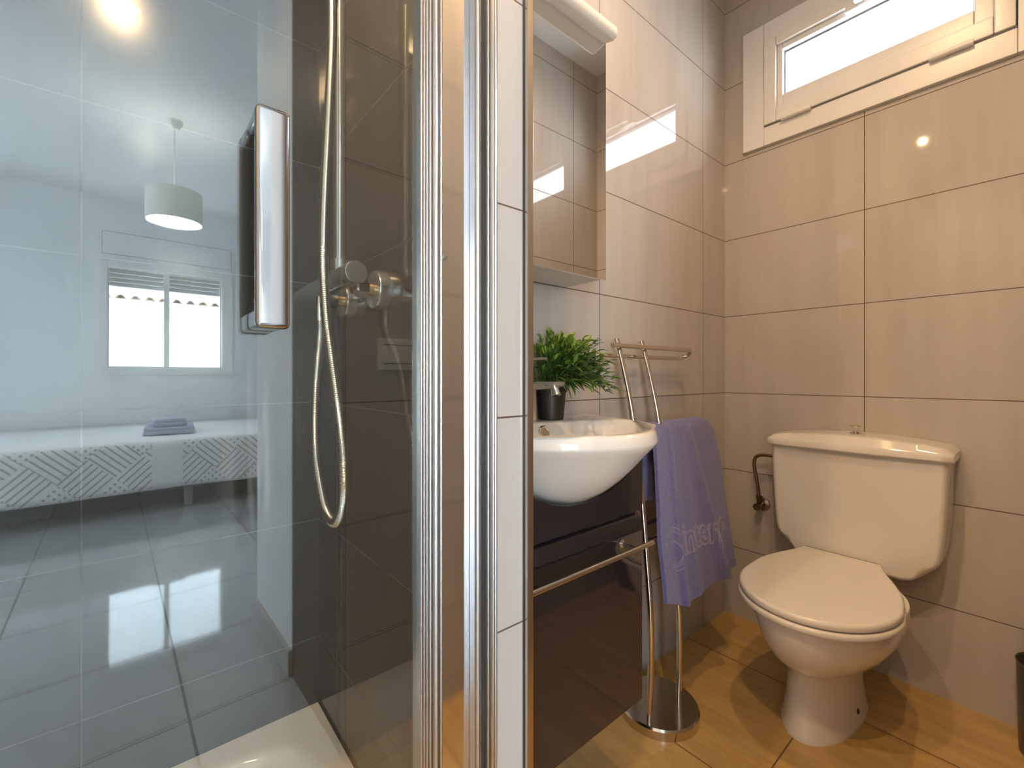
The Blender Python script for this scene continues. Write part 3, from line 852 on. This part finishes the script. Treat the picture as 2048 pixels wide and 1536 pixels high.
loop(-0.712, 0.775, -0.748, 0.750, 1.00, 1.42, 'rail')
loop(-0.694, 0.530, -0.722, 0.468, 1.00, 1.24, 'rail')

# ================================================================ HANGING TOWEL
def towel_pt(s_, t_, off=0.0):
    """s across (0..1, towards the window wall), t along: 0 = back hem, 1 = front hem."""
    TB, TO, TF = 0.20, 0.0942, 0.452          # back length, arc over the rail, front length
    L_ = t_ * (TB + TO + TF)
    cx_, cz, rr = -0.730, 0.764, 0.030
    if L_ < TB:
        x, z = cx_ - rr, cz - (TB - L_); g = 0.0
    elif L_ < TB + TO:
        a = pi * (L_ - TB) / TO
        x, z = cx_ - rr * cos(a), cz + rr * sin(a); g = 0.0
    else:
        g = (L_ - TB - TO) / TF
        x, z = cx_ + rr + 0.062 * g ** 0.85, cz - (L_ - TB - TO)
    # the front spreads to a wavy hem, with two sharp fold ridges
    yl = 1.100 - 0.045 * min(1, g * 1.6)
    yr = 1.452 + 0.010 * g
    if g == 0: yr -= 0.0
    y = yl + (yr - yl) * s_
    d1 = s_ - (0.52 + 0.26 * g)
    fold = 0.024 * math.exp(-(d1 / (0.085 if d1 < 0 else 0.035)) ** 2) + 0.013 * math.exp(-((s_ - (0.19 + 0.05 * g)) / 0.030) ** 2) \
        + 0.006 * math.exp(-((s_ - 0.40) / 0.05) ** 2) + 0.003 * sin(9 * s_ + 3 * g) + 0.003
    x += fold * (0.2 + 0.9 * g) + off
    z += g * g * (0.014 * s_ + 0.026 * max(0, 0.18 - s_) / 0.18 - 0.012 * math.exp(-((s_ - 0.28) / 0.12) ** 2))
    if s_ > 0.88: z -= 0.9 * (s_ - 0.88) ** 1.6 * (1 - g)
    return Vector((x, y, z))
bm = new()
NS, NT = 70, 110
# closed slab: outer sheet and inner sheet joined at the hems
def sheet(th):
    rows = []
    for j in range(NT + 1):
        row = []
        for i in range(NS + 1):
            p = towel_pt(i / NS, j / NT)
            e_ = 1e-3
            du = towel_pt(min(1, i / NS + e_), j / NT) - towel_pt(max(0, i / NS - e_), j / NT)
            dv = towel_pt(i / NS, min(1, j / NT + e_)) - towel_pt(i / NS, max(0, j / NT - e_))
            n = du.cross(dv).normalized()
            row.append(bm.verts.new(p + n * th))
        rows.append(row)
    return rows
A_, B_ = sheet(0.0055), sheet(-0.0055)
for j in range(NT):
    for i in range(NS):
        bm.faces.new((A_[j][i], A_[j][i + 1], A_[j + 1][i + 1], A_[j + 1][i]))
        bm.faces.new((B_[j][i], B_[j + 1][i], B_[j + 1][i + 1], B_[j][i + 1]))
for j in range(NT):
    for i in (0, NS):
        bm.faces.new((A_[j][i], A_[j + 1][i], B_[j + 1][i], B_[j][i]))
for i in range(NS):
    for j in (0, NT):
        bm.faces.new((A_[j][i], A_[j][i + 1], B_[j][i + 1], B_[j][i]))
TW = tag(obj('hanging_towel', bm, M['towel'], None, 60), 'lilac blue terry towel hanging over the steel stand', 'towel')
# woven lettering and round emblem near the hem
def text_mesh(body, size, offset):
    cu = bpy.data.curves.new('lettering', 'FONT'); cu.body = body; cu.size = size; cu.resolution_u = 3
    cu.offset = offset
    o = bpy.data.objects.new('lettering', cu); C.objects.link(o)
    bpy.context.view_layer.update()
    me = bpy.data.meshes.new_from_object(o.evaluated_get(bpy.context.evaluated_depsgraph_get()))
    bpy.data.objects.remove(o)
    return me
def flat_ring(bm, cx_, cy_, r0, r1, a0, a1, n=40):
    prev = None
    for k in range(n + 1):
        a = a0 + (a1 - a0) * k / n
        p = [bm.verts.new((cx_ + cos(a) * r, cy_ + sin(a) * r, 0)) for r in (r0, (r0 + r1) / 2, r1)]
        if prev:
            for q in range(2): bm.faces.new((prev[q], prev[q + 1], p[q + 1], p[q]))
        prev = p
def woven(name, offset, lift, material, grow):
    """Word and round emblem laid on the towel's front, one flat-woven ground and one pile letter layer."""
    me = text_mesh('interno', 0.115, offset)
    bm = new(); bm.from_mesh(me)
    wide = max(v.co.x for v in bm.verts)
    for _ in range(3):
        es = [e for e in bm.edges if e.calc_length() > 0.010]
        if es: bmesh.ops.subdivide_edges(bm, edges=es, cuts=1)
        bmesh.ops.triangulate(bm, faces=bm.faces[:])
    ecx = -0.062
    flat_ring(bm, ecx, 0.020, 0.052 - grow, 0.058 + grow, radians(-150), radians(190))
    flat_ring(bm, ecx + 0.004, 0.010, 0.014, 0.030 + grow, radians(-80), radians(150))
    for v in bm.verts:
        s_ = 0.275 + v.co.x / wide * 0.63
        t_ = 1.0 - (0.118 + 0.95 * v.co.y + 0.012 * (1 - s_)) / 0.7462
        e_ = 1e-3
        du = towel_pt(min(1, s_ + e_), t_) - towel_pt(max(0, s_ - e_), t_)
        dv = towel_pt(s_, min(1, t_ + e_)) - towel_pt(s_, max(0, t_ - e_))
        n = du.cross(dv).normalized()
        if n.x < 0: n = -n
        v.co = towel_pt(s_, t_) + n * (0.0055 + lift)
    obj(name, bm, material, TW, 60, wn=False)
woven('lettering_ground', 0.0075, 0.0007, M['towel_flat'], 0.005)
woven('lettering', -0.001, 0.0016, M['towel'], 0.0)

# ================================================================ TOILET
TX = -0.380
T = thing('toilet', 'white close-coupled toilet with closed lid', 'toilet', (TX, 1.45, 0))
def egg(yf, yb, hw, z, n=48, rear=3.2, front=2.05, cx_=TX, split=0.62):
    """Egg plan: elongated round front, squarer rear."""
    yc = yf + (yb - yf) * split
    out = []
    for k in range(n):
        a = 2 * pi * k / n
        c, s_ = cos(a), sin(a)
        if s_ <= 0:
            e = front; ly = yc - yf
        else:
            e = rear; ly = yb - yc
        out.append((cx_ + math.copysign(abs(c) ** (2 / e), c) * hw, yc + math.copysign(abs(s_) ** (2 / e), s_) * ly, z))
    return out
bm = new()
PCX = TX - 0.022
def foot(yf, hw, z, cx_=PCX): return egg(yf, 1.655, hw, z, rear=2.3, cx_=cx_)
rings = [foot(1.290, 0.090, 0.0), foot(1.290, 0.090, 0.012), foot(1.298, 0.084, 0.03), foot(1.306, 0.077, 0.08), foot(1.306, 0.074, 0.13),
         foot(1.300, 0.075, 0.165, PCX + 0.004), foot(1.285, 0.080, 0.180, PCX + 0.006), egg(1.250, 1.66, 0.106, 0.196, rear=2.3, cx_=TX - 0.010), egg(1.208, 1.66, 0.134, 0.228, rear=2.2, cx_=TX - 0.004),
         egg(1.180, 1.66, 0.152, 0.268, rear=2.1), egg(1.164, 1.655, 0.162, 0.310, rear=2.0), egg(1.158, 1.65, 0.166, 0.344, rear=2.0), egg(1.160, 1.645, 0.164, 0.350, rear=2.0), egg(1.22, 1.62, 0.11, 0.350, rear=2.0)]
loft(bm, rings)
obj('pan', bm, M['ceramic'], T, 60)
r = new(); lathe(r, [(0.0, 0.006), (0.006, 0.004), (0.0075, 0.0)], (PCX + 0.0805, 1.475, 0.035), (Vector((0, 1, 0)), Vector((0, 0, 1)), Vector((1, 0, 0))), 16); obj('bolt_cap', r, M['rubber'], T, label='dark fixing bolt')
# seat and lid: egg front, shoulders narrowing to a straight back edge
def seat_outline(yf, ymax, hw, yb, hb, n=40):
    pts = []
    for k in range(n + 1):
        a = pi + pi * k / n
        pts.append((TX + cos(a) * hw, ymax + math.copysign(abs(sin(a)) ** 0.97, sin(a)) * (ymax - yf)))
    right = [Vector((TX + hw, ymax, 0)), Vector((TX + hw * 0.955, ymax + 0.09, 0)), Vector((TX + hw * 0.83, ymax + 0.165, 0)), Vector((TX + hb + 0.018, yb - 0.065, 0)), Vector((TX + hb + 0.004, yb - 0.02, 0)), Vector((TX + hb, yb, 0))]
    rs = spline(right, 6)
    pts += [(p.x, p.y) for p in rs[1:]]
    pts += [(2 * TX - p.x, p.y) for p in reversed(rs[1:])]
    # the hinge end sits slightly off axis
    return [(x - 0.020 * max(0, (y - 1.35) / 0.29), y) for x, y in pts]
bm = new(); prism(bm, seat_outline(1.142, 1.350, 0.176, 1.640, 0.106), 0.351, 0.367, 'z', 0.006, 3); obj('seat', bm, M['seat'], T, 40)
bm = new(); prism(bm, seat_outline(1.145, 1.350, 0.173, 1.644, 0.100), 0.3685, 0.388, 'z', 0.008, 4); obj('lid', bm, M['seat'], T, 40)
for sx in (-0.085, 0.045):
    r = new(); tube(r, [(TX + sx - 0.02, 1.632, 0.366), (TX + sx + 0.02, 1.632, 0.366)], 0.009, 12)
    obj('lid_hinge', r, M['seat'], T)
# cistern
def cist_ring(y, g):
    """Front silhouette of the cistern at depth y; g shrinks it for the rounded front edge."""
    hw = 0.219
    o = [(-hw + g, 0.700), (-hw + 0.006 + g, 0.55), (-hw + 0.013 + g, 0.45), (-hw + 0.022 + g, 0.415), (-hw + 0.045 + g, 0.388 + g), (-0.145, 0.360 + g), (-0.118, 0.350 + g)]
    sp = spline([Vector((x, z, 0)) for x, z in o], 5)
    left = [(p.x, p.y) for p in sp]
    ring = left + [(-x, z) for x, z in reversed(left)]
    return [(TX + x, y, z) for x, z in ring]
bm = new()
loft(bm, [cist_ring(1.780, 0.0), cist_ring(1.668, 0.0), cist_ring(1.656, 0.0025), cist_ring(1.648, 0.008), cist_ring(1.645, 0.016)])
obj('cistern', bm, M['ceramic'], T, 45)
bm = new()
NX = 30
rows = []
def lidpt(u, v):
    """u in -1..1 across, v 0 (wall) .. 1 (front)"""
    x = TX + u * 0.2275
    bow = 0.006 * (1 - u * u)
    y = 1.782 - v * (0.150 + bow)
    return x, y
def lid_z(u): return 0.7345 + 0.019 * (1 - abs(u) ** 2.2)
rings = []
for k in range(NX + 1):
    u = -1 + 2 * k / NX
    x, yf = lidpt(u, 1); yb = 1.782; zt = lid_z(u)
    e = max(0, (abs(u) - 0.93) / 0.07)
    dz = 0.012 * e * e
    zb = 0.7015
    yf2 = yf + 0.012 * e * e
    sec = [(x, yb, zb), (x, yf2 + 0.004, zb), (x, yf2, zb + 0.004), (x, yf2, zb + 0.016), (x, yf2 + 0.004, zb + 0.024 - dz * 0.3), (x, yf2 + 0.014, zt - 0.004 - dz), (x, yf2 + 0.03, zt - dz), (x, yb, zt - dz)]
    rings.append(sec)
loft(bm, rings)
obj('cistern_lid', bm, M['ceramic'], T, 40)
r = new(); lathe(r, [(0.0, 0.7500), (0.017, 0.7505), (0.017, 0.7545), (0.008, 0.756), (0.0075, 0.763), (0.0135, 0.776), (0.013, 0.7775), (0.0, 0.7775)], (TX + 0.003, 1.712, 0), 'z', 24)
obj('flush_knob', r, M['chrome_dim'], T, label='chrome pull knob')

# stop valve and filler pipe
VV = thing('water_valve', 'tarnished angle valve with bent filler pipe beside the cistern', 'valve', (-0.672, YB, 0.458))
r = new(); lathe(r, [(0.0, YB), (0.024, YB), (0.023, YB - 0.005), (0.012, YB - 0.010), (0.010, YB - 0.010)], (-0.672, 0, 0.455), 'y', 28); obj('flange', r, M['brass'], VV)
r = new(); lathe(r, [(0.0, YB - 0.006), (0.010, YB - 0.006), (0.010, YB - 0.045), (0.013, YB - 0.045), (0.014, YB - 0.062), (0.0, YB - 0.063)], (-0.672, 0, 0.455), 'y', 8)
lathe(r, [(0.0, 0.455), (0.009, 0.456), (0.009, 0.478), (0.012, 0.479), (0.012, 0.492), (0.0, 0.493)], (-0.674, YB - 0.035, 0), 'z', 6)
obj('valve_body', r, M['brass'], VV, 20)
r = new(); tube(r, spline([(-0.674, YB - 0.035, 0.490), (-0.678, YB - 0.038, 0.53), (-0.686, YB - 0.042, 0.585), (-0.6875, YB - 0.044, 0.615), (-0.680, YB - 0.046, 0.635), (-0.660, YB - 0.048, 0.6445), (-0.632, YB - 0.050, 0.6465), (-0.599, YB - 0.05, 0.646)], 7), 0.0062, 14)
obj('filler_pipe', r, M['brass'], VV)

# ================================================================ WASTE BIN
WB = thing('waste_bin', 'tapered dark grey waste bin by the window wall', 'waste bin', (0.022, 1.695, 0))
r = new(); lathe(r, [(0.0, 0.004), (0.058, 0.0), (0.064, 0.004), (0.0685, 0.222), (0.0705, 0.225), (0.0690, 0.227), (0.0660, 0.222), (0.060, 0.010), (0.0, 0.009)], (0.022, 1.695, 0), 'z', 48)
obj('bin_body', r, M['bin'], WB)

# ================================================================ BEDROOM
BD = thing('bed', 'low double bed on short legs below the bedroom window', 'bed', (3.68, 0.3, 0))
obj('bed_base', bx((2.915, -1.15, 0.175), (4.47, 1.98, 0.30)), M['wood'], BD)
obj('mattress', box(new(), (2.905, -1.16, 0.30), (4.475, 1.99, 0.482), 0.03, 3), M['paint'], BD)
for x_, y_ in ((3.0, -1.05), (3.0, 0.40), (3.0, 1.0), (3.0, 1.88), (4.38, -1.05), (4.38, 1.88)):
    r = new(); lathe(r, [(0.0, 0.0), (0.025, 0.0), (0.03, 0.175), (0.0, 0.175)], (x_, y_, 0), 'z', 16); obj('leg', r, M['wood'], BD)
# bedspread: draped shell over the mattress, long side hanging towards the door
bm = new()
NY, prof = 160, []
prof = [(4.478, 0.487), (4.0, 0.491), (3.5, 0.493), (3.1, 0.494), (2.95, 0.496), (2.91, 0.492), (2.890, 0.478), (2.884, 0.45), (2.882, 0.38), (2.880, 0.28), (2.878, 0.20), (2.877, 0.160)]
rows = []
for i in range(NY + 1):
    y_ = -1.17 + 3.17 * i / NY
    row = []
    for k, (x_, z_) in enumerate(prof):
        hang = max(0, k - 6) / 5
        wob = (0.006 * sin(11 * y_) + 0.004 * sin(27 * y_ + 1) + (0.012 if 0.16 < y_ < 0.19 else 0)) * hang
        zz = z_ + (0.004 * sin(6 * y_) if k >= 10 else 0)
        row.append((x_ - 0.004 - wob, y_, zz))
    rows.append(row)
loft(bm, rows, False, False, closed=False)
sprd = tag(obj('bedspread', bm, M['bedspread'], None, 60), 'white bedspread with grey geometric pattern covering the bed', 'bedspread')
md = sprd.modifiers.new('thick', 'SOLIDIFY'); md.thickness = 0.006; md.offset = -1
def folded(x0, x1, y0, y1, z0, z1, rot):
    bm = new()
    h_ = (z1 - z0) / 2
    for k in range(2):
        box(bm, (x0 + 0.006 * k, y0 + 0.003 * k, z0 + h_ * k), (x1, y1 - 0.006 * k, z0 + h_ * (k + 1) + 0.002), h_ * 0.46, 4)
    bmesh.ops.rotate(bm, verts=bm.verts[:], cent=((x0 + x1) / 2, (y0 + y1) / 2, z0), matrix=Matrix.Rotation(rot, 3, 'Z'))
    return bm
tag(obj('folded_towel', folded(3.16, 3.52, 0.165, 0.475, 0.499, 0.552, radians(5)), M['towel_bed']), 'larger folded grey blue towel lying directly on the bedspread', 'towel', 'folded towels on the bed')
tag(obj('folded_towel', folded(3.18, 3.42, 0.205, 0.410, 0.555, 0.612, radians(-3)), M['towel_bed']), 'smaller folded grey blue towel on top of the larger one', 'towel', 'folded towels on the bed')
# pendant lamp
PD = thing('pendant_lamp', 'cream drum pendant lamp glowing over the bed', 'lamp', (2.60, 0.285, CR))
r = new(); lathe(r, [(0.0, CR - 0.05), (0.022, CR - 0.05), (0.045, CR - 0.012), (0.047, CR), (0.0, CR)], (2.6, 0.285, 0), 'z', 28); obj('ceiling_rose', r, M['pvc'], PD)
r = new(); tube(r, [(2.6, 0.285, CR - 0.04), (2.6, 0.285, 2.06)], 0.004, 10); obj('cord', r, M['pvc'], PD)
r = new(); lathe(r, [(0.146, 1.918), (0.149, 1.918), (0.149, 2.115), (0.146, 2.115), (0.146, 1.918)], (2.6, 0.285, 0), 'z', 56); sh = obj('lamp_shade', r, M['shade'], PD)
r = new(); lathe(r, [(0.0, 1.926), (0.1445, 1.927), (0.1445, 1.930), (0.0, 1.930)], (2.6, 0.285, 0), 'z', 48); obj('diffuser', r, M['bulb_bed'], sh)


# ================================================================ HOUSE ACROSS THE STREET
NB = thing('neighbour_house', 'sunlit white house with terracotta tiled eaves seen through the bedroom window', 'house', (7.5, 0.6, -3))
b2 = bx((7.6, -6, -3.0), (8.0, 8, 2.15)); obj('facade_wall', b2, M['facade'], NB)
b2 = new(); prism(b2, [(7.42, 1.98), (7.42, 2.03), (11.0, 3.25), (11.0, 3.15), (7.6, 1.98)], -6, 8, 'y'); obj('roof_slab', b2, M['facade'], NB)
b2 = new()
for k in range(88):
    y_ = -6 + 0.16 * k
    d = Vector((3.6, 0, 1.225)).normalized()
    p0 = Vector((7.38, y_, 2.035)); L_ = 3.75
    for up in (True, False):
        yy = y_ + (0 if up else 0.08)
        rr = []
        for t_ in (0.0, L_):
            c = p0 + d * t_; c.y = yy
            rr.append([c + Vector((-0.02 * sin(a) * 0, cos(a) * 0.055, (sin(a) * 0.06 if up else -sin(a) * 0.045 + 0.04))) for a in [pi * q / 8 for q in range(9)]]
                      + [c + Vector((0, cos(a) * 0.043, (sin(a) * 0.045 if up else -sin(a) * 0.032 + 0.04))) for a in [pi * q / 8 for q in range(8, -1, -1)]])
        loft(b2, rr)
obj('roof_tiles', b2, M['terracotta'], NB, 50)
for y_ in (-0.9, 0.3, 0.75, 1.5):
    obj('rafter_end', bx((7.45, y_, 1.88), (7.62, y_ + 0.09, 1.985)), M['terracotta'], NB)
wfr = obj('window_frame', ring_frame(new(), (7.575, 0.66, 0.5), (7.62, 1.75, 1.515), (0.05, 0.05, 0.05, 0.035), 0), M['facade_frame'], NB)
obj('pane', bx((7.59, 0.70, 0.55), (7.602, 1.71, 1.48)), M['facade'], wfr)
